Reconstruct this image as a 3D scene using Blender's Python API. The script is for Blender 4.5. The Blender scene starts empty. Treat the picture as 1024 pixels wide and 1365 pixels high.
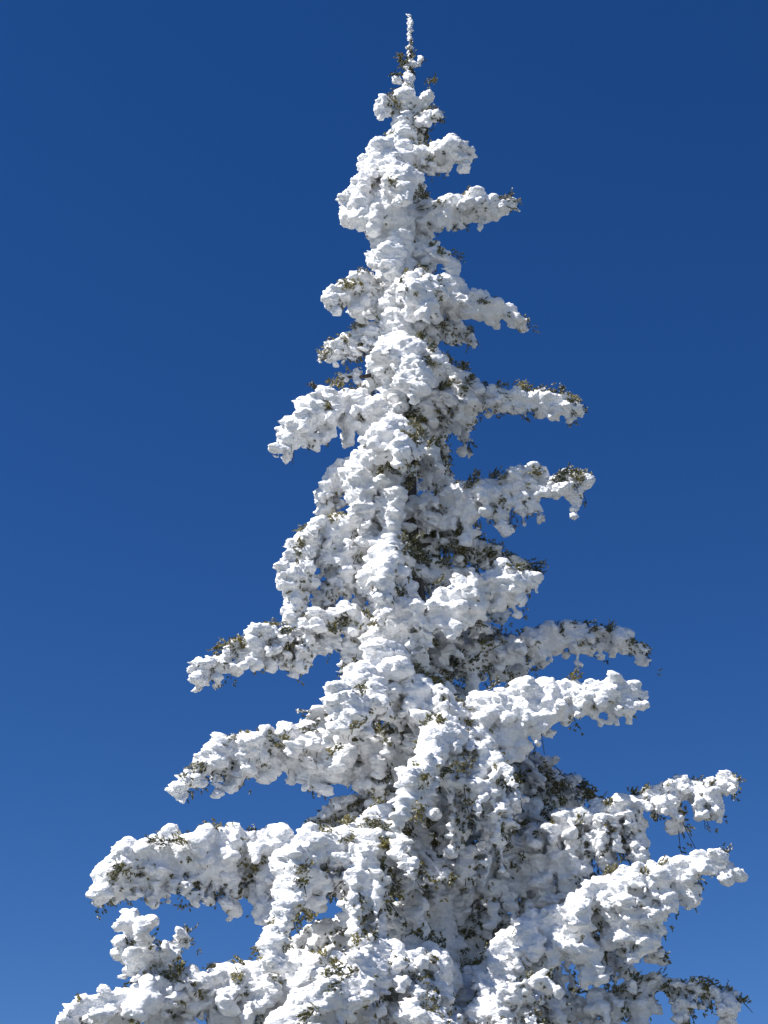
import bpy, math, random
import numpy as np
from mathutils import Vector, noise

# ------------------------------------------------------------------ camera, sky, sun, exposure
sc = bpy.context.scene
W_PX, H_PX = 1024.0, 1365.0
PITCH = math.radians(29.0)
VFOV = math.radians(34.0)
F_PX = (H_PX / 2) / math.tan(VFOV / 2)
CAM = Vector((0.0, -10.0, 1.6))
cam_d = bpy.data.cameras.new('camera')
cam = bpy.data.objects.new('camera', cam_d)
sc.collection.objects.link(cam)
cam.location = CAM
cam.rotation_euler = (math.radians(90) + PITCH, 0, 0)
cam_d.sensor_fit = 'VERTICAL'
cam_d.sensor_height = 24.0
cam_d.lens = 12.0 / math.tan(VFOV / 2)
cam_d.clip_end = 2000
sc.camera = cam

SUN_DIR = Vector((-0.60, -0.26, 0.78)).normalized()      # towards the sun: high on the left
elev = math.asin(SUN_DIR.z)
azim = math.atan2(SUN_DIR.x, SUN_DIR.y)
world = bpy.data.worlds.new('World')
sc.world = world
world.use_nodes = True
wn, wl = world.node_tree.nodes, world.node_tree.links
wn.clear()
sky = wn.new('ShaderNodeTexSky')
sky.sky_type = 'NISHITA'
sky.sun_disc = False
sky.sun_elevation = elev
sky.sun_rotation = azim
sky.altitude = 2600
sky.air_density = 1.0
sky.dust_density = 0.0
sky.ozone_density = 2.0
hsv = wn.new('ShaderNodeHueSaturation')
hsv.inputs['Hue'].default_value = 0.512
hsv.inputs['Saturation'].default_value = 1.33
hsv.inputs['Value'].default_value = 1.0
bg = wn.new('ShaderNodeBackground')
bg.inputs['Strength'].default_value = 0.066
wo = wn.new('ShaderNodeOutputWorld')
wl.new(sky.outputs[0], hsv.inputs['Color'])
wl.new(hsv.outputs[0], bg.inputs['Color'])
wl.new(bg.outputs[0], wo.inputs['Surface'])

sun_d = bpy.data.lights.new('sun', 'SUN')
sun_d.energy = 5.0
sun_d.angle = math.radians(0.5)
sun_d.color = (1.0, 0.965, 0.92)
sun = bpy.data.objects.new('sun', sun_d)
sc.collection.objects.link(sun)
sun.rotation_euler = (-SUN_DIR).to_track_quat('-Z', 'Y').to_euler()

vs = sc.view_settings
vs.view_transform = 'Standard'
vs.look = 'None'
vs.gamma = 1.0
vs.use_curve_mapping = False
vs.exposure = 0.73

# ------------------------------------------------------------------ helpers
rng = np.random.default_rng(7)
UNIT = 0.0052                       # metres covered by one photo pixel at the tree
cp, sp = math.cos(PITCH), math.sin(PITCH)

def at(px, py, Y=0.0):
    """the place in the world seen at photo pixel (px, py) standing at depth Y from the trunk"""
    dx, dy = (px - W_PX / 2) / F_PX, (H_PX / 2 - py) / F_PX
    d = Vector((dx, cp - sp * dy, sp + cp * dy))
    t = (Y - CAM.y) / d.y
    return np.array(CAM + d * t)

def link(o, parent=None):
    sc.collection.objects.link(o)
    if parent is not None:
        o.parent = parent
    return o

def mesh_obj(name, v, f, mat, parent=None, smooth=False):
    me = bpy.data.meshes.new(name)
    me.from_pydata(v, [], f)
    me.materials.append(mat)
    if smooth:
        me.shade_smooth()
    return link(bpy.data.objects.new(name, me), parent)

def tri_obj(name, tris, mat, parent):
    """tris: (n,3,3) array"""
    n = len(tris)
    me = bpy.data.meshes.new(name)
    me.vertices.add(n * 3)
    me.vertices.foreach_set('co', tris.reshape(-1).astype(np.float32))
    me.loops.add(n * 3)
    me.loops.foreach_set('vertex_index', np.arange(n * 3, dtype=np.int32))
    me.polygons.add(n)
    me.polygons.foreach_set('loop_start', np.arange(0, n * 3, 3, dtype=np.int32))
    me.update(calc_edges=True)
    me.materials.append(mat)
    return link(bpy.data.objects.new(name, me), parent)

def unit(a):
    return a / (np.linalg.norm(a, axis=-1, keepdims=True) + 1e-9)

def spline(pts, step):
    """Catmull-Rom through pts, evenly resampled"""
    P = np.array(pts, float)
    if len(P) == 2:
        P = np.array([P[0], P[0] * .5 + P[1] * .5, P[1]])
    Q = np.vstack([2 * P[0] - P[1], P, 2 * P[-1] - P[-2]])
    out = []
    for i in range(1, len(Q) - 2):
        t = np.linspace(0, 1, 16, endpoint=False)[:, None]
        a, b, c, d = Q[i - 1], Q[i], Q[i + 1], Q[i + 2]
        out.append(.5 * (2 * b + (c - a) * t + (2 * a - 5 * b + 4 * c - d) * t ** 2 + (3 * b - a - 3 * c + d) * t ** 3))
    C = np.vstack(out + [P[-1:]])
    L = np.r_[0, np.cumsum(np.linalg.norm(np.diff(C, axis=0), axis=1))]
    n = max(4, int(L[-1] / step) + 1)
    s = np.linspace(0, L[-1], n)
    R = np.stack([np.interp(s, L, C[:, k]) for k in range(3)], 1)
    T = unit(np.gradient(R, axis=0))
    return R, T, L[-1]

class Wood:
    def __init__(self):
        self.v, self.f = [], []
    def tube(self, P, rad, sides=6):
        P = np.asarray(P); n = len(P)
        T = unit(np.gradient(P, axis=0))
        ref = np.array([0, 0, 1.0]) if abs(T[:, 2]).mean() < .8 else np.array([1.0, 0, 0])
        A = unit(np.cross(T, ref)); B = np.cross(T, A)
        b = len(self.v)
        for i in range(n):
            for k in range(sides):
                a = 2 * math.pi * k / sides
                self.v.append(tuple(P[i] + (A[i] * math.cos(a) + B[i] * math.sin(a)) * rad[i]))
        for i in range(n - 1):
            for k in range(sides):
                k2 = (k + 1) % sides
                self.f.append((b + i * sides + k, b + i * sides + k2, b + (i + 1) * sides + k2, b + (i + 1) * sides + k))
        self.f.append(tuple(b + (n - 1) * sides + k for k in range(sides)))
        self.f.append(tuple(b + k for k in reversed(range(sides))))

# ------------------------------------------------------------------ materials
def new_mat(name, rough=0.8):
    m = bpy.data.materials.new(name)
    m.use_nodes = True
    nt = m.node_tree
    b = nt.nodes['Principled BSDF']
    b.inputs['Roughness'].default_value = rough
    return m, nt, b

def snow_material(name='rime_snow'):
    m, nt, b = new_mat(name, 0.75)
    N, L = nt.nodes, nt.links
    geo = N.new('ShaderNodeNewGeometry')
    mp = N.new('ShaderNodeMapping')
    mp.inputs['Scale'].default_value = (1, 1, 1.5)
    L.new(geo.outputs['Position'], mp.inputs['Vector'])
    n1 = N.new('ShaderNodeTexNoise'); n1.inputs['Scale'].default_value = 4; n1.inputs['Detail'].default_value = 3
    cr = N.new('ShaderNodeValToRGB')
    cr.color_ramp.elements[0].position = .3; cr.color_ramp.elements[0].color = (.84, .85, .865, 1)
    cr.color_ramp.elements[1].position = .7; cr.color_ramp.elements[1].color = (.91, .91, .915, 1)
    L.new(geo.outputs['Position'], n1.inputs['Vector'])
    L.new(n1.outputs['Fac'], cr.inputs['Fac'])
    L.new(cr.outputs['Color'], b.inputs['Base Color'])
    v = N.new('ShaderNodeTexVoronoi'); v.inputs['Scale'].default_value = 45; v.feature = 'SMOOTH_F1'
    n2 = N.new('ShaderNodeTexNoise'); n2.inputs['Scale'].default_value = 90; n2.inputs['Detail'].default_value = 4
    L.new(mp.outputs[0], v.inputs['Vector']); L.new(mp.outputs[0], n2.inputs['Vector'])
    ad = N.new('ShaderNodeMath'); ad.operation = 'SUBTRACT'
    L.new(n2.outputs['Fac'], ad.inputs[0]); L.new(v.outputs['Distance'], ad.inputs[1])
    bp = N.new('ShaderNodeBump'); bp.inputs['Strength'].default_value = .8; bp.inputs['Distance'].default_value = .012
    L.new(ad.outputs[0], bp.inputs['Height'])
    L.new(bp.outputs[0], b.inputs['Normal'])
    b.inputs['Specular IOR Level'].default_value = .2
    b.inputs['Subsurface Weight'].default_value = .25
    b.inputs['Subsurface Radius'].default_value = (1.0, 1.0, 1.0)
    b.inputs['Subsurface Scale'].default_value = .012
    return m

def needle_material():
    m, nt, b = new_mat('fir_needles', 0.6)
    N, L = nt.nodes, nt.links
    geo = N.new('ShaderNodeNewGeometry')
    n = N.new('ShaderNodeTexNoise'); n.inputs['Scale'].default_value = 7; n.inputs['Detail'].default_value = 3
    cr = N.new('ShaderNodeValToRGB')
    e = cr.color_ramp.elements
    e[0].position = .35; e[0].color = (.050, .062, .022, 1)
    e[1].position = .62; e[1].color = (.23, .195, .045, 1)
    L.new(geo.outputs['Position'], n.inputs['Vector'])
    L.new(n.outputs['Fac'], cr.inputs['Fac'])
    fr = N.new('ShaderNodeValToRGB')          # some needles carry frost
    fr.color_ramp.interpolation = 'CONSTANT'
    fr.color_ramp.elements[0].position = 0.0; fr.color_ramp.elements[0].color = (0, 0, 0, 1)
    fr.color_ramp.elements[1].position = 0.84; fr.color_ramp.elements[1].color = (.8, .8, .8, 1)
    L.new(geo.outputs['Random Per Island'], fr.inputs['Fac'])
    mx = N.new('ShaderNodeMixRGB'); mx.inputs['Color2'].default_value = (.75, .77, .80, 1)
    L.new(fr.outputs[0], mx.inputs['Fac']); L.new(cr.outputs[0], mx.inputs['Color1'])
    L.new(mx.outputs[0], b.inputs['Base Color'])
    b.inputs['Specular IOR Level'].default_value = .25
    return m

def bark_material():
    m, nt, b = new_mat('bark', 0.9)
    N, L = nt.nodes, nt.links
    geo = N.new('ShaderNodeNewGeometry')
    mp = N.new('ShaderNodeMapping'); mp.inputs['Scale'].default_value = (1, 1, .3)
    n = N.new('ShaderNodeTexNoise'); n.inputs['Scale'].default_value = 40; n.inputs['Detail'].default_value = 5
    cr = N.new('ShaderNodeValToRGB')
    cr.color_ramp.elements[0].position = .35; cr.color_ramp.elements[0].color = (.035, .028, .024, 1)
    cr.color_ramp.elements[1].position = .7; cr.color_ramp.elements[1].color = (.12, .10, .085, 1)
    L.new(geo.outputs['Position'], mp.inputs[0]); L.new(mp.outputs[0], n.inputs['Vector'])
    L.new(n.outputs['Fac'], cr.inputs['Fac']); L.new(cr.outputs[0], b.inputs['Base Color'])
    bp = N.new('ShaderNodeBump'); bp.inputs['Distance'].default_value = .01
    L.new(n.outputs['Fac'], bp.inputs['Height']); L.new(bp.outputs[0], b.inputs['Normal'])
    return m

M_SNOW, M_NEEDLE, M_BARK = snow_material(), needle_material(), bark_material()

# ------------------------------------------------------------------ rime: many lumps fused into one skin, then roughened
def make_rime_group():
    g = bpy.data.node_groups.new('rime_growth', 'GeometryNodeTree')
    g.interface.new_socket('Geometry', in_out='INPUT', socket_type='NodeSocketGeometry')
    vx = g.interface.new_socket('Voxel', in_out='INPUT', socket_type='NodeSocketFloat')
    sp_ = g.interface.new_socket('Smallest', in_out='INPUT', socket_type='NodeSocketFloat')
    g.interface.new_socket('Geometry', in_out='OUTPUT', socket_type='NodeSocketGeometry')
    N, L = g.nodes, g.links
    gi, go = N.new('NodeGroupInput'), N.new('NodeGroupOutput')
    at_ = N.new('GeometryNodeInputNamedAttribute'); at_.data_type = 'FLOAT'; at_.inputs['Name'].default_value = 'r'
    mtp = N.new('GeometryNodeMeshToPoints')
    L.new(gi.outputs[0], mtp.inputs['Mesh']); L.new(at_.outputs['Attribute'], mtp.inputs['Radius'])
    ptv = N.new('GeometryNodePointsToVolume'); ptv.resolution_mode = 'VOXEL_SIZE'
    L.new(mtp.outputs[0], ptv.inputs['Points']); L.new(at_.outputs['Attribute'], ptv.inputs['Radius'])
    L.new(gi.outputs[1], ptv.inputs['Voxel Size'])
    ptv.inputs['Density'].default_value = 1.0
    vtm = N.new('GeometryNodeVolumeToMesh'); vtm.resolution_mode = 'GRID'
    vtm.inputs['Threshold'].default_value = .3
    L.new(ptv.outputs[0], vtm.inputs['Volume'])
    # specks too small to hold on to a twig have fallen off
    isl = N.new('GeometryNodeInputMeshIsland')
    acc = N.new('GeometryNodeAccumulateField'); acc.data_type = 'FLOAT'; acc.domain = 'POINT'
    acc.inputs[0].default_value = 1.0
    L.new(isl.outputs['Island Index'], acc.inputs['Group ID'])
    lt = N.new('FunctionNodeCompare'); lt.data_type = 'FLOAT'; lt.operation = 'LESS_THAN'
    L.new(gi.outputs[2], lt.inputs[1])
    L.new(acc.outputs['Total'], lt.inputs[0])
    dl = N.new('GeometryNodeDeleteGeometry'); dl.domain = 'POINT'
    L.new(vtm.outputs[0], dl.inputs['Geometry']); L.new(lt.outputs[0], dl.inputs['Selection'])
    pos = N.new('GeometryNodeInputPosition'); nor = N.new('GeometryNodeInputNormal')
    mp = N.new('ShaderNodeVectorMath'); mp.operation = 'MULTIPLY'; mp.inputs[1].default_value = (.7, 1, 1.5)
    L.new(pos.outputs[0], mp.inputs[0])
    # warp the coordinates a little so cells do not look regular
    wz = N.new('ShaderNodeTexNoise'); wz.inputs['Scale'].default_value = 9; wz.inputs['Detail'].default_value = 2
    L.new(mp.outputs[0], wz.inputs['Vector'])
    ws = N.new('ShaderNodeVectorMath'); ws.operation = 'MULTIPLY_ADD'
    ws.inputs[1].default_value = (.09, .09, .09)
    L.new(wz.outputs['Color'], ws.inputs[0]); L.new(mp.outputs[0], ws.inputs[2])
    def term(node, sock, scale, gain, bias):
        node.inputs['Scale'].default_value = scale
        L.new(ws.outputs[0], node.inputs['Vector'])
        ma = N.new('ShaderNodeMath'); ma.operation = 'MULTIPLY_ADD'
        ma.inputs[1].default_value = gain; ma.inputs[2].default_value = bias
        L.new(node.outputs[sock], ma.inputs[0])
        return ma.outputs[0]
    v1 = N.new('ShaderNodeTexVoronoi'); v2 = N.new('ShaderNodeTexVoronoi')
    n3 = N.new('ShaderNodeTexNoise'); n3.inputs['Detail'].default_value = 3
    a = term(v1, 'Distance', 8, -.060, .024)
    b = term(v2, 'Distance', 24, -.024, .011)
    c = term(n3, 'Fac', 42, .032, -.016)
    s1 = N.new('ShaderNodeMath'); s2 = N.new('ShaderNodeMath')
    L.new(a, s1.inputs[0]); L.new(b, s1.inputs[1]); L.new(s1.outputs[0], s2.inputs[0]); L.new(c, s2.inputs[1])
    vn = N.new('ShaderNodeTexNoise'); vn.inputs['Scale'].default_value = 3.2; vn.inputs['Detail'].default_value = 1
    L.new(pos.outputs[0], vn.inputs['Vector'])
    vr = N.new('ShaderNodeMapRange')
    vr.inputs['From Min'].default_value = .38; vr.inputs['From Max'].default_value = .62
    vr.inputs['To Min'].default_value = .6; vr.inputs['To Max'].default_value = 1.33
    L.new(vn.outputs['Fac'], vr.inputs['Value'])
    s3 = N.new('ShaderNodeMath'); s3.operation = 'MULTIPLY'
    L.new(s2.outputs[0], s3.inputs[0]); L.new(vr.outputs[0], s3.inputs[1])
    sv = N.new('ShaderNodeVectorMath'); sv.operation = 'SCALE'
    L.new(nor.outputs[0], sv.inputs[0]); L.new(s3.outputs[0], sv.inputs['Scale'])
    # rime feathers: streaks that grow into the wind on the windward faces
    fs = N.new('ShaderNodeVectorMath'); fs.operation = 'MULTIPLY'; fs.inputs[1].default_value = (.35, .9, 1.25)
    L.new(pos.outputs[0], fs.inputs[0])
    fn = N.new('ShaderNodeTexNoise'); fn.inputs['Scale'].default_value = 26; fn.inputs['Detail'].default_value = 3
    fn.inputs['Roughness'].default_value = .65
    L.new(fs.outputs[0], fn.inputs['Vector'])
    dt = N.new('ShaderNodeVectorMath'); dt.operation = 'DOT_PRODUCT'; dt.inputs[1].default_value = (-.96, -.24, .14)
    L.new(nor.outputs[0], dt.inputs[0])
    mr = N.new('ShaderNodeMapRange')
    mr.inputs['From Min'].default_value = -.9; mr.inputs['From Max'].default_value = .6
    mr.inputs['To Min'].default_value = .25; mr.inputs['To Max'].default_value = 1.0
    L.new(dt.outputs['Value'], mr.inputs['Value'])
    fm = N.new('ShaderNodeMapRange')
    fm.inputs['From Min'].default_value = .38; fm.inputs['From Max'].default_value = .66
    fm.inputs['To Min'].default_value = -.012; fm.inputs['To Max'].default_value = .032
    L.new(fn.outputs['Fac'], fm.inputs['Value'])
    mm = N.new('ShaderNodeMath'); mm.operation = 'MULTIPLY'
    mw = N.new('ShaderNodeMath'); mw.operation = 'MULTIPLY'
    L.new(mr.outputs[0], mw.inputs[0]); L.new(vr.outputs[0], mw.inputs[1])
    L.new(fm.outputs[0], mm.inputs[0]); L.new(mw.outputs[0], mm.inputs[1])
    fv = N.new('ShaderNodeVectorMath'); fv.operation = 'SCALE'; fv.inputs[0].default_value = (-.90, -.22, .10)
    L.new(mm.outputs[0], fv.inputs['Scale'])
    ad = N.new('ShaderNodeVectorMath'); ad.operation = 'ADD'
    L.new(sv.outputs[0], ad.inputs[0]); L.new(fv.outputs[0], ad.inputs[1])
    sps = N.new('GeometryNodeSetPosition')
    L.new(dl.outputs[0], sps.inputs['Geometry']); L.new(ad.outputs[0], sps.inputs['Offset'])
    ss = N.new('GeometryNodeSetShadeSmooth')
    L.new(sps.outputs[0], ss.inputs['Geometry'])
    sm = N.new('GeometryNodeSetMaterial'); sm.inputs['Material'].default_value = M_SNOW
    L.new(ss.outputs[0], sm.inputs['Geometry']); L.new(sm.outputs[0], go.inputs[0])
    return g, vx.identifier, sp_.identifier

RIME, VOX_ID, MIN_ID = make_rime_group()
PENDING = []

def rime(name, P, R, parent, voxel):
    me = bpy.data.meshes.new(name)
    P = np.asarray(P, np.float32)
    me.vertices.add(len(P)); me.vertices.foreach_set('co', P.reshape(-1))
    a = me.attributes.new('r', 'FLOAT', 'POINT'); a.data.foreach_set('value', np.asarray(R, np.float32))
    me.materials.append(M_SNOW)
    o = link(bpy.data.objects.new(name, me), parent)
    md = o.modifiers.new('rime', 'NODES'); md.node_group = RIME; md[VOX_ID] = float(voxel); md[MIN_ID] = float(min(420, 10 + len(P) * .8))
    PENDING.append(o)
    return o

# ------------------------------------------------------------------ needles
def needle_tufts(P, D, Ln, spread, rg, per=17):
    """P tuft bases, D shoot directions, Ln shoot lengths -> (n,3,3) triangles: flat sprays of short needles"""
    out = []
    P, D, Ln = np.asarray(P), unit(np.asarray(D)), np.asarray(Ln)
    n = len(P)
    rnd = unit(rg.normal(size=(n, 3)))
    A = unit(np.cross(D, rnd)); B = np.cross(D, A)
    s = rg.uniform(0.0, 1.0, (n, per))
    ang = rg.uniform(0, 2 * np.pi, (n, per))
    base = P[:, None] + D[:, None] * (s * Ln[:, None])[..., None]
    rad = A[:, None] * np.cos(ang)[..., None] + B[:, None] * np.sin(ang)[..., None]
    nd = unit(rad + D[:, None] * rg.uniform(.5, 1.3, (n, per))[..., None])
    ln = rg.uniform(.6, 1.1, (n, per))[..., None] * spread
    wv = unit(np.cross(nd, D[:, None])) * .0040
    tri = np.stack([base - wv, base + wv, base + nd * ln], axis=2)
    return tri.reshape(-1, 3, 3)

WIND = unit(np.array([-1.0, -.25, .15]))
LEE = unit(np.array([.75, .1, -.75]))

# ------------------------------------------------------------------ one branch
def branch(parent, pts, w=26, droop=30, r=16, needles=1.0, cover=1.0, seed=0, voxel=.0145, taper=.42, hang=1.0, top=1.0, lump=1.0, world_pts=False):
    rg = np.random.default_rng(1000 + seed)
    P3 = pts if world_pts else [at(*p) for p in pts]
    w, droop, r = w * UNIT, droop * UNIT, r * UNIT
    R, T, L = spline(P3, .02)
    n = len(R)
    tt = np.linspace(0, 1, n)
    # wandering limb
    ph = rg.uniform(0, 6, 3)
    R = R + (np.stack([np.sin(tt * 9 + ph[0]), np.sin(tt * 11 + ph[1]), np.sin(tt * 13 + ph[2])], 1) * .012 * np.sin(np.pi * tt)[:, None])
    up = np.array([0, 0, 1.0])
    S = unit(np.cross(T, up))
    wood = Wood()
    rad = np.interp(tt, [0, 1], [.010 + .012 * min(L, 2.0), .004])
    wood.tube(R[::3] if n > 9 else R, rad[::3] if n > 9 else rad, 7)
    BP, BR = [], []            # rime lumps
    TP, TD, TL = [], [], []    # needle shoots
    def prof(t):               # spray outline along the limb
        return np.interp(t, [0, .12, .45, .85, 1], [.45, .8, 1, .62, .22])
    def lowf(p, k=3.2, o=0.0):
        return noise.noise(Vector((float(p[0]) * k + o, float(p[1]) * k, float(p[2]) * k + seed * 3.1)))
    # snow along the limb itself: lumps of very different size, thick on the windward/top side
    s = 0.0
    while s < L:
        t = s / L; i = min(n - 1, int(t * (n - 1)))
        rr = r * np.interp(t, [0, .3, .7, 1], [.75, .95, .42 + .45 * taper, taper]) * .92
        q = lowf(R[i], 5.0)
        rr *= np.clip(1.02 + .7 * q * lump + rg.uniform(-.25, .3), .5, 1.6)
        if rg.random() < cover:
            # one clump: a rounded pad with smaller knobs, draping a little over its lee side
            c = R[i] + S[i] * rg.uniform(-.45, .45) * min(w * prof(t), r * 1.4) + WIND * rr * .12 + up * rr * rg.uniform(-.1, .4)
            BP.append(c); BR.append(rr * .82)
            BP.append(c - up * rr * .55 + rg.normal(size=3) * rr * .12); BR.append(rr * .68)
            for _ in range(4):
                d = unit(rg.normal(size=3) * .9 + WIND * .7 + up * .35)
                k = rg.uniform(.38, .62)
                BP.append(c + d * rr * .62); BR.append(rr * k)
        s += rr * rg.uniform(.85, 1.15)
    # side and hanging shoots
    s = .02
    side = 1
    while s < L * 1.0:
        t = s / L; i = min(n - 1, int(t * (n - 1)))
        pr = prof(t)
        kinds = [('side', side), ('side', -side)] if rg.random() < .55 else [('side', side)]
        for _h in range(2):
            if rg.random() < hang: kinds.append(('hang', 0))
        side = -side
        for kd, sg in kinds:
            if kd == 'side':
                Lt = w * pr * rg.uniform(.55, 1.25)
                d = unit(T[i] * rg.uniform(.35, .9) + S[i] * sg * rg.uniform(.7, 1.0) + up * rg.uniform(-.15, .25))
                dr = droop * pr * rg.uniform(.15, .75)
            else:
                Lt = w * .75 * rg.uniform(.2, 1.0)
                d = unit(T[i] * 1.3 + rg.normal(size=3) * .5 + np.array([0, 0, -.2]))
                dr = droop * pr * rg.uniform(.4, 1.2)
            tot = math.hypot(Lt, dr)
            m = max(3, int(tot / .03))
            u = np.linspace(0, 1, m)[:, None]
            bend = rg.normal(size=3) * tot * .10
            Q = R[i] + d * Lt * (u ** .8) + np.array([0, 0, -1.0]) * dr * u ** 1.5 + bend * np.sin(u * np.pi)
            TQ = unit(np.gradient(Q, axis=0))
            if rg.random() < (.2 if kd == 'hang' else .45):
                wood.tube(Q, np.linspace(.0045, .002, m), 4)
            rt = min(r * .64, .062) * rg.uniform(.65, 1.2) * (1.0 if kd == 'hang' else 1) * np.interp(t, [.5, 1], [1, .72])
            cov = rg.uniform(.8, 1.12) * cover
            a = 0.0
            while a < tot:
                ua = a / tot; j = min(m - 1, int(ua * (m - 1) + .5))
                rq = rt * (1.0 - .28 * ua ** 2) * np.clip(1 + .9 * lowf(Q[j], 9), .5, 1.5)
                if lowf(Q[j], 7, 53.0) < cov - (.12 if kd == 'hang' else .32):
                    BP.append(Q[j] + WIND * rq * .55 + up * rq * .2 + rg.normal(size=3) * rq * .35); BR.append(rq)
                    if rg.random() < .5:
                        BP.append(Q[j] + unit(rg.normal(size=3) * .7 + WIND * .9) * rq * .9); BR.append(rq * rg.uniform(.5, .75))
                if lowf(Q[j], 6, 17.0) > .0 and rg.random() < .85 * needles * np.interp(t, [.55, 1], [1, .5]):
                    off = unit(LEE + rg.normal(size=3) * .55)
                    for _ in range(2):
                        TP.append(Q[j] + off * rq * rg.uniform(.3, .9) + rg.normal(size=3) * .012)
                        TD.append(TQ[j] * .6 + off * .6 + rg.normal(size=3) * .6); TL.append(rg.uniform(.012, .035))
                a += rq * .6
        s += rg.uniform(.055, .10)
    # shoots poking out through the top of the snow, in patches
    s = 0.0
    while s < L:
        t = s / L; i = min(n - 1, int(t * (n - 1)))
        if rg.random() < .9 * needles * top:
            aa = rg.uniform(-2.2, 2.2)
            c = R[i] + (S[i] * math.sin(aa) + up * math.cos(aa)) * r * np.interp(t, [0, .3, 1], [.9, 1.05, taper]) * rg.uniform(1.1, 1.5) + WIND * r * rg.uniform(-.3, .2)
            ax = unit(T[i] * rg.uniform(.3, 1.2) + S[i] * rg.uniform(-1, 1) + up * .1)
            for _ in range(rg.integers(12, 32)):
                TP.append(c + ax * rg.uniform(-.05, .05) + rg.normal(size=3) * .013)
                TD.append(ax + up * .3 + rg.normal(size=3) * .35); TL.append(rg.uniform(.02, .05))
        s += .05
    o = mesh_obj('branch', wood.v, wood.f, M_BARK, parent, smooth=True)
    if BP:
        rime('snow_crust', BP, BR, o, voxel)
    if TP:
        f = tri_obj('foliage', needle_tufts(TP, TD, TL, .016, rg), M_NEEDLE, o)
        f['kind'] = 'stuff'
    return o

# ------------------------------------------------------------------ the ground
gm, gnt, gb = new_mat('ground_snow_bounce_dimmed', .8)
gmix = gnt.nodes.new('ShaderNodeValToRGB')
gmix.color_ramp.elements[0].position = .55; gmix.color_ramp.elements[0].color = (.05, .055, .035, 1)  # dark patches added to the unseen snow ground to weaken its bounce light
gmix.color_ramp.elements[1].position = .61; gmix.color_ramp.elements[1].color = (.80, .81, .83, 1)
gn0 = gnt.nodes.new('ShaderNodeTexNoise'); gn0.inputs['Scale'].default_value = .45; gn0.inputs['Detail'].default_value = 6
ggeo = gnt.nodes.new('ShaderNodeNewGeometry')
gnt.links.new(ggeo.outputs['Position'], gn0.inputs['Vector'])
gnt.links.new(gn0.outputs['Fac'], gmix.inputs['Fac']); gnt.links.new(gmix.outputs['Color'], gb.inputs['Base Color'])
gn = gnt.nodes.new('ShaderNodeTexNoise'); gn.inputs['Scale'].default_value = 1.5; gn.inputs['Detail'].default_value = 8
gbp = gnt.nodes.new('ShaderNodeBump'); gbp.inputs['Distance'].default_value = .05
gnt.links.new(gn.outputs['Fac'], gbp.inputs['Height']); gnt.links.new(gbp.outputs[0], gb.inputs['Normal'])
gv, gf = [], []
GN_ = 120
for j in range(GN_ + 1):
    for i in range(GN_ + 1):
        a, b = (i / GN_ - .5) * 2, (j / GN_ - .5) * 2
        x, y = math.copysign(abs(a) ** 2.2, a) * 500, math.copysign(abs(b) ** 2.2, b) * 500
        h = .16 * noise.noise(Vector((x * .25, y * .25, 3))) + .5 * noise.noise(Vector((x * .03, y * .03, 8)))
        h *= 1.0
        gv.append((x, y, h - .2))
for j in range(GN_):
    for i in range(GN_):
        k = j * (GN_ + 1) + i
        gf.append((k, k + 1, k + GN_ + 2, k + GN_ + 1))
ground = mesh_obj('snow_ground', gv, gf, gm, None, True)
ground['kind'] = 'structure'

# ------------------------------------------------------------------ the tree
tree = bpy.data.objects.new('fir_tree', None)
link(tree)
tree['label'] = 'tall narrow fir tree crusted with thick white rime snow against deep blue sky'
tree['category'] = 'tree'
base = at(604, 1365, 0)
tree.location = (0, 0, 0)

TRUNK = [(548, 22, 0), (548, 100, 0), (546, 300, 0), (545, 500, 0), (546, 700, 0), (563, 880, 0), (583, 1100, 0), (600, 1365, 0)]
tp = [at(*p) for p in TRUNK]
tp.append(np.array([tp[-1][0] + .10, .05, 2.6])); tp.append(np.array([tp[-1][0] + .03, .06, -.4]))
TR, TT, TLn = spline(tp, .05)
h = tp[0][2] - TR[:, 2]
trad = np.interp(h, [0, .5, 2, 5, 8, 12.5], [.008, .013, .028, .062, .095, .16])
tw = Wood(); tw.tube(TR, trad, 16)
trunk = mesh_obj('trunk', tw.v, tw.f, M_BARK, tree, True)

def trunk_at(z):
    i = int(np.argmin(np.abs(TR[:, 2] - z)))
    return TR[i]

# rime plastered on the windward face of the trunk: (photo y, thickness px, sideways px)
plaster = [(22, 6, 0), (40, 6, 0), (56, 5, -1), (68, 3.4, -1), (80, 4, -2), (100, 8, -5), (120, 12, -5), (150, 12, -6), (175, 16, -12), (200, 22, -20), (225, 26, -22), (250, 31, -34),
           (275, 31, -36), (300, 26, -30), (330, 26, -30), (360, 28, -28), (390, 26, -20), (420, 22, -24), (450, 23, -28), (480, 20, -30), (510, 18, -20),
           (550, 15, -20), (590, 14, -20), (620, 20, -56), (660, 21, -60), (700, 21, -58), (740, 19, -40), (780, 22, -42), (820, 22, -36), (860, 26, -35),
           (900, 22, -30), (960, 18, -22), (1040, 16, -20), (1120, 24, -20), (1200, 26, -16), (1300, 30, -16), (1360, 30, -16)]
PY = np.array(plaster, float)
tP, tR = [], []
rg = np.random.default_rng(5)
y = 24.0
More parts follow.
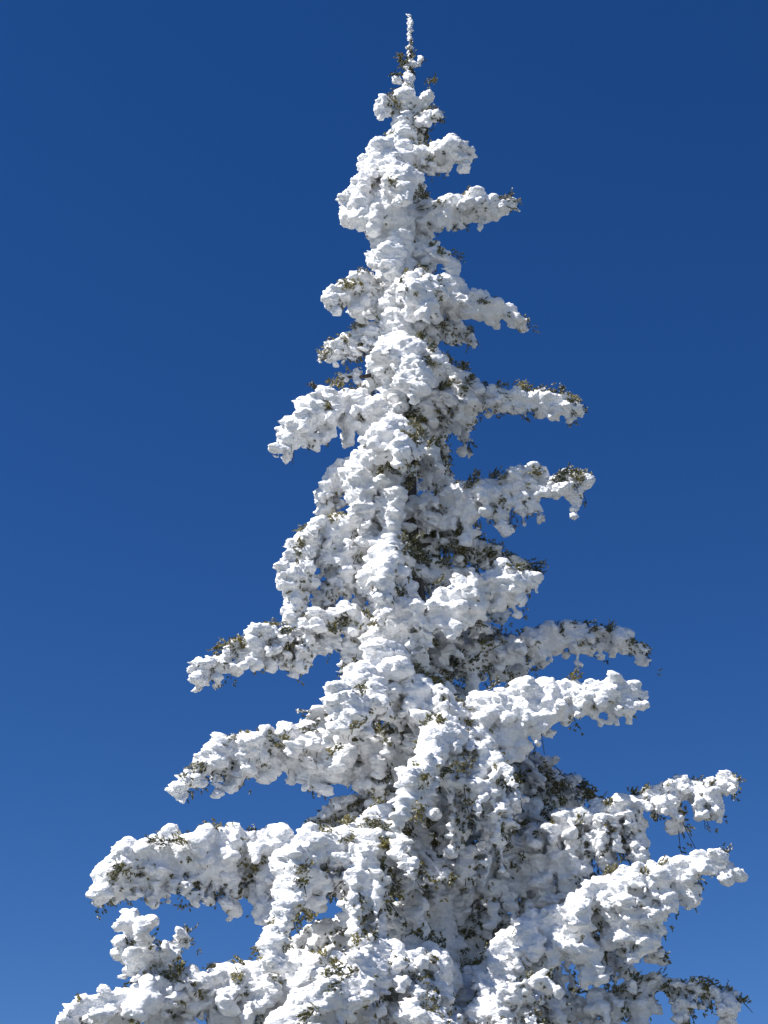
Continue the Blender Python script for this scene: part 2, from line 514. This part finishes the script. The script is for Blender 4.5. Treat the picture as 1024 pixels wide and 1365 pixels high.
while y < 1400:
    th = np.interp(y, PY[:, 0], PY[:, 1]); off = np.interp(y, PY[:, 0], PY[:, 2])
    tx = np.interp(y, [p[1] for p in TRUNK], [p[0] for p in TRUNK])
    for k in range(4 if th > 8 else 2):
        rr = th * rg.uniform(.62, .9)
        c = at(tx + off * rg.uniform(.3, 1.15), y + rg.uniform(-.4, .4) * th, -abs(off) * UNIT * rg.uniform(-.2, 1.1) - .01)
        tP.append(c); tR.append(rr * UNIT)
        if rg.random() < .6 and th > 8:
            tP.append(c + unit(rg.normal(size=3) + WIND) * rr * UNIT * .8); tR.append(rr * UNIT * .5)
    y += th * .32
rime('snow_crust', tP, tR, trunk, .012)
# needles at the leader
q, d_, l_ = [], [], []
for yy in list(range(58, 112, 4)) + list(range(112, 330, 7)):
    for k in range(3):
        q.append(at(548 + rg.uniform(-4, 4), yy + rg.uniform(-3, 3), -.01 - rg.uniform(0, .10) * (yy > 110)))
        d_.append(np.array([rg.normal(), rg.normal(), .8])); l_.append(rg.uniform(.02, .05))
f = tri_obj('foliage', needle_tufts(q, d_, l_, .018, rg), M_NEEDLE, trunk); f['kind'] = 'stuff'

# branches seen in the photograph: points are (x, y, depth towards/away) along each limb
B = [
 dict(pts=[(546, 300, 0), (500, 270, -.15), (466, 288, -.2)], w=10, droop=12, r=26, needles=.3, taper=1.1),
 dict(pts=[(546, 255, 0), (520, 240, -.12), (488, 258, -.2)], w=14, droop=20, r=22, needles=.4, taper=1),
 # small ones by the leader
 dict(pts=[(548, 92, 0), (558, 84, -.02), (570, 80, -.03)], w=5, droop=5, r=8, needles=.4),
 dict(pts=[(548, 95, 0), (538, 84, .0), (530, 76, .0)], w=5, droop=5, r=3, needles=1.2, cover=.3),
 dict(pts=[(548, 112, 0), (536, 108, -.03), (524, 102, -.05)], w=6, droop=8, r=10, needles=.4),
 dict(pts=[(548, 150, 0), (562, 138, -.04), (577, 124, -.06)], w=8, droop=8, r=19, needles=.3, taper=.9),
 dict(pts=[(546, 120, 0), (536, 124, -.05), (524, 130, -.06)], w=9, droop=10, r=4, needles=1.2, cover=.3),
 dict(pts=[(546, 162, 0), (525, 150, -.03), (516, 136, -.06), (508, 156, -.08)], w=7, droop=10, r=11, needles=.3, taper=.9),
 dict(pts=[(548, 172, 0), (570, 160, -.06), (590, 158, -.08)], w=9, droop=14, r=11, needles=.8, taper=.8),
 dict(pts=[(546, 200, 0), (525, 195, -.10), (508, 198, -.18), (490, 210, -.2)], w=16, droop=20, r=17, needles=.3, taper=.9),
 dict(pts=[(548, 225, 0), (575, 208, -.05), (605, 203, -.1), (634, 208, -.12)], w=20, droop=30, r=18, needles=.5),
 dict(pts=[(546, 225, 0), (520, 218, -.15), (500, 232, -.22), (484, 262, -.26), (490, 296, -.28)], w=18, droop=16, r=20, needles=.25, taper=1),
 dict(pts=[(546, 260, 0), (545, 240, -.20), (535, 240, -.36), (545, 262, -.45)], w=26, droop=30, r=20, needles=.35, taper=1),
 dict(pts=[(547, 305, 0), (585, 290, -.08), (630, 276, -.12), (692, 275, -.15)], w=22, droop=36, r=17, needles=.9),
 dict(pts=[(547, 262, 0), (520, 270, -.22), (500, 300, -.3)], w=20, droop=25, r=18, needles=.4, taper=.9),
 dict(pts=[(546, 350, 0), (565, 336, -.1), (590, 342, -.15), (610, 358, -.16)], w=16, droop=20, r=15, needles=.4, taper=.9),
 dict(pts=[(546, 345, 0), (538, 335, -.2), (520, 350, -.28), (500, 345, -.2)], w=14, droop=16, r=17, needles=.2, taper=.9),
 dict(pts=[(545, 400, 0), (500, 384, -.06), (462, 390, -.12), (440, 408, -.16)], w=24, droop=36, r=17, needles=.8, taper=1.0),
 dict(pts=[(545, 400, 0), (560, 376, -.3), (560, 386, -.5), (575, 410, -.6)], w=38, droop=34, r=20, needles=.9, top=1.4),
 dict(pts=[(546, 420, 0), (600, 398, -.05), (655, 412, -.1), (702, 430, -.12)], w=22, droop=34, r=17, needles=.7, taper=.9),
 dict(pts=[(546, 430, 0), (590, 430, .25), (625, 445, .4)], w=36, droop=60, r=15, needles=.9),
 dict(pts=[(545, 462, 0), (500, 448, -.02), (460, 456, -.05), (428, 478, -.05)], w=20, droop=46, r=13, needles=1.1),
 dict(pts=[(495, 500, 0), (460, 505, .02), (432, 520, .02), (412, 510, .0)], w=8, droop=16, r=8, needles=.3),
 dict(pts=[(546, 500, 0), (545, 476, -.3), (555, 480, -.5), (560, 515, -.6)], w=48, droop=34, r=24, needles=.35, taper=1),
 dict(pts=[(546, 490, 0), (580, 490, -.1), (615, 498, -.15), (632, 520, -.15)], w=30, droop=46, r=14, needles=1.1),
 dict(pts=[(545, 575, 0), (480, 546, -.08), (430, 548, -.16), (400, 568, -.2), (382, 594, -.22)], w=32, droop=56, r=22, needles=.45, taper=1.05),
 dict(pts=[(547, 560, 0), (600, 530, -.1), (670, 530, -.15), (730, 535, -.18), (783, 548, -.2)], w=22, droop=42, r=14, needles=1, taper=.6),
 dict(pts=[(547, 560, 0), (590, 555, .2), (625, 570, .3)], w=36, droop=60, r=14, needles=1.2),
 dict(pts=[(546, 610, 0), (535, 580, -.35), (530, 578, -.6), (545, 600, -.7)], w=42, droop=55, r=18, needles=1.2, top=2.2),
 dict(pts=[(546, 690, 0), (610, 660, -.12), (690, 650, -.2), (750, 640, -.24), (792, 646, -.26)], w=26, droop=62, r=15, needles=.8, taper=.9),
 dict(pts=[(545, 650, 0), (490, 625, -.05), (450, 640, -.05), (432, 684, -.06)], w=26, droop=60, r=15, needles=.7, taper=.9),
 dict(pts=[(546, 640, 0), (505, 610, -.2), (488, 630, -.3), (490, 690, -.34)], w=14, droop=20, r=22, needles=.2, taper=1.1),
 dict(pts=[(546, 740, 0), (470, 700, -.1), (410, 725, -.16), (394, 770, -.18), (402, 805, -.18)], w=40, droop=110, r=15, needles=.7, taper=.9),
 dict(pts=[(546, 760, 0), (500, 735, -.04), (455, 755, -.08), (432, 800, -.1)], w=34, droop=90, r=13, needles=.8),
 dict(pts=[(546, 730, 0), (620, 725, .15), (680, 748, .25), (715, 760, .25)], w=34, droop=44, r=10, needles=2.0, cover=.6),
 dict(pts=[(547, 760, 0), (530, 735, -.3), (515, 760, -.45), (520, 800, -.5)], w=34, droop=50, r=17, needles=1),
 dict(pts=[(550, 870, 0), (515, 845, -.25), (595, 806, -.38), (660, 778, -.4), (728, 772, -.45)], w=26, droop=50, r=23, needles=.7, top=.4, taper=.7),
 dict(pts=[(555, 880, 0), (490, 842, -.08), (420, 838, -.16), (340, 856, -.22), (270, 890, -.28)], w=34, droop=52, r=17, needles=1, top=1.6),
 dict(pts=[(560, 905, 0), (650, 872, .1), (740, 852, .15), (800, 846, .15), (864, 872, .15)], w=28, droop=40, r=14, needles=1.2, top=1.5),
 dict(pts=[(560, 880, 0), (535, 872, -.25), (500, 925, -.55), (450, 980, -.72)], w=34, droop=40, r=24, needles=.6, taper=1.0),
 dict(pts=[(562, 930, 0), (558, 912, -.25), (585, 925, -.38), (625, 960, -.42)], w=46, droop=110, r=14, cover=.95, needles=1.2, top=1.8),
 dict(pts=[(575, 1010, 0), (610, 968, -.25), (700, 938, -.4), (790, 925, -.45), (855, 924, -.5)], w=28, droop=60, r=23, needles=.8, taper=.55, top=.6),
 dict(pts=[(572, 1020, 0), (500, 1000, -.12), (410, 990, -.22), (310, 1002, -.3), (240, 1050, -.34)], w=34, droop=60, r=18, needles=1, top=1.6),
 dict(pts=[(580, 1060, 0), (604, 985, -.5), (566, 1030, -.9), (536, 1095, -1.05)], w=20, droop=30, r=25, needles=.6),
 dict(pts=[(582, 1080, 0), (610, 1000, -.35), (650, 1010, -.6), (690, 1050, -.6)], w=62, droop=150, r=13, cover=.95, needles=1.7, top=1.2),
 dict(pts=[(580, 1070, 0), (680, 1040, .25), (760, 1045, .4), (800, 1075, .45)], w=34, droop=50, r=10, needles=2.0, cover=.6),
 dict(pts=[(585, 1180, 0), (690, 1130, -.15), (790, 1085, -.28), (880, 1062, -.34), (980, 1044, -.4)], w=34, droop=84, r=15, needles=1, taper=.35, top=.9),
 dict(pts=[(585, 1160, 0), (480, 1128, -.15), (360, 1134, -.28), (225, 1134, -.4), (168, 1158, -.44), (138, 1196, -.46)], w=34, droop=75, r=22, needles=1.2, taper=.95, top=1.5),
 dict(pts=[(585, 1150, 0), (530, 1100, -.35), (430, 1140, -.8), (388, 1205, -1.0), (370, 1285, -1.1)], w=24, droop=36, r=24, needles=.9),
 dict(pts=[(586, 1160, 0), (530, 1110, -.4), (500, 1130, -.8), (500, 1170, -.75)], w=80, droop=160, r=13, cover=.95, needles=1.8, top=1.5),
 dict(pts=[(592, 1390, 0), (640, 1315, -.35), (720, 1238, -.5), (800, 1192, -.58), (870, 1168, -.64), (972, 1143, -.7)], w=34, droop=95, r=19, needles=.9, taper=.25, top=.6),
 dict(pts=[(592, 1330, 0), (460, 1310, -.3), (330, 1310, -.5), (205, 1325, -.6), (110, 1352, -.7)], w=46, droop=60, r=20, needles=1, top=1.2),
 dict(pts=[(330, 1320, -.4), (240, 1310, -.5), (195, 1270, -.6), (178, 1226, -.64)], w=60, droop=36, r=14, needles=.5, taper=.9),
 dict(pts=[(585, 1190, 0), (480, 1165, -.1), (390, 1168, -.2), (300, 1172, -.28), (250, 1178, -.32)], w=22, droop=50, r=12, needles=1.8),
 dict(pts=[(205, 1300, -.55), (228, 1268, -.6), (254, 1250, -.62)], w=24, droop=16, r=10, needles=.6, taper=.9),
 dict(pts=[(215, 1290, -.55), (180, 1262, -.62), (156, 1258, -.64)], w=22, droop=16, r=10, needles=.6, taper=.9),
 dict(pts=[(740, 1235, -.5), (800, 1225, -.45), (850, 1245, -.45), (884, 1278, -.45)], w=24, droop=30, r=11, needles=.7, taper=.6),
 dict(pts=[(760, 1100, -.25), (810, 1110, -.2), (850, 1135, -.2)], w=24, droop=40, r=12, needles=.8, taper=.6),
 dict(pts=[(594, 1340, 0), (580, 1300, -.5), (500, 1290, -.9), (430, 1335, -1.2), (370, 1400, -1.3)], w=46, droop=90, r=24, needles=.7, taper=.9),
 dict(pts=[(594, 1350, 0), (560, 1310, -.5), (560, 1320, -.9), (590, 1380, -1.1)], w=70, droop=120, r=18, needles=1),
 dict(pts=[(598, 1400, 0), (700, 1340, -.2), (800, 1340, -.3), (900, 1315, -.35), (985, 1335, -.4)], w=36, droop=50, r=13, needles=.9, taper=.45),
 dict(pts=[(598, 1440, 0), (620, 1380, -.4), (670, 1330, -.7), (735, 1300, -.85)], w=50, droop=110, r=13, needles=1),
 dict(pts=[(600, 1480, 0), (480, 1440, -.3), (300, 1410, -.5), (140, 1430, -.6)], w=46, droop=60, r=20, needles=.8),
 dict(pts=[(600, 1500, 0), (740, 1450, -.3), (880, 1420, -.4), (1020, 1420, -.5)], w=46, droop=70, r=18, needles=.8),
]
for i, b in enumerate(B):
    branch(tree, seed=i, **b)

# branches behind the trunk and inside the crown
rg = np.random.default_rng(21)
ztop, zlow = tp[0][2], at(600, 1440, 0)[2]
z = ztop - 1.2
k = 0
while z > zlow:
    hh = ztop - z
    env = np.interp(hh, [0, 1, 2.5, 4, 5.5, 8, 9], [.1, .35, .6, .75, 1.15, 2.1, 2.3])
    az0 = rg.uniform(0, 6.28)
    for m in range(5):
        az = az0 + m * 1.2566 + rg.uniform(-.3, .3)
        dx, dy = math.cos(az), math.sin(az)
        if dy < -.35:
            continue                      # the camera side is laid out above
        Lb = env * rg.uniform(.55, .85) * (1.0 if dy > .3 else .55)
        p0 = trunk_at(z)
        pts = [p0, p0 + np.array([dx * Lb * .4, dy * Lb * .4, Lb * .10]), p0 + np.array([dx * Lb * .75, dy * Lb * .75, Lb * .06]), p0 + np.array([dx * Lb, dy * Lb, -Lb * .08])]
        branch(tree, pts, w=np.clip(env * 42, 16, 60), droop=np.clip(env * 55, 20, 100), r=13, needles=.8, cover=1, seed=100 + k, voxel=.021, world_pts=True)
        k += 1
    z -= rg.uniform(.34, .46)

# ------------------------------------------------------------------ bake the rime skins into plain meshes
bpy.context.view_layer.update()
dg = bpy.context.evaluated_depsgraph_get()
tot = 0
for o in PENDING:
    me = bpy.data.meshes.new_from_object(o.evaluated_get(dg))
    old = o.data
    o.modifiers.clear()
    o.data = me
    me.name = 'snow_crust'
    bpy.data.meshes.remove(old)
    tot += len(me.polygons)
print('rime faces', tot, 'branches', len(B), k)
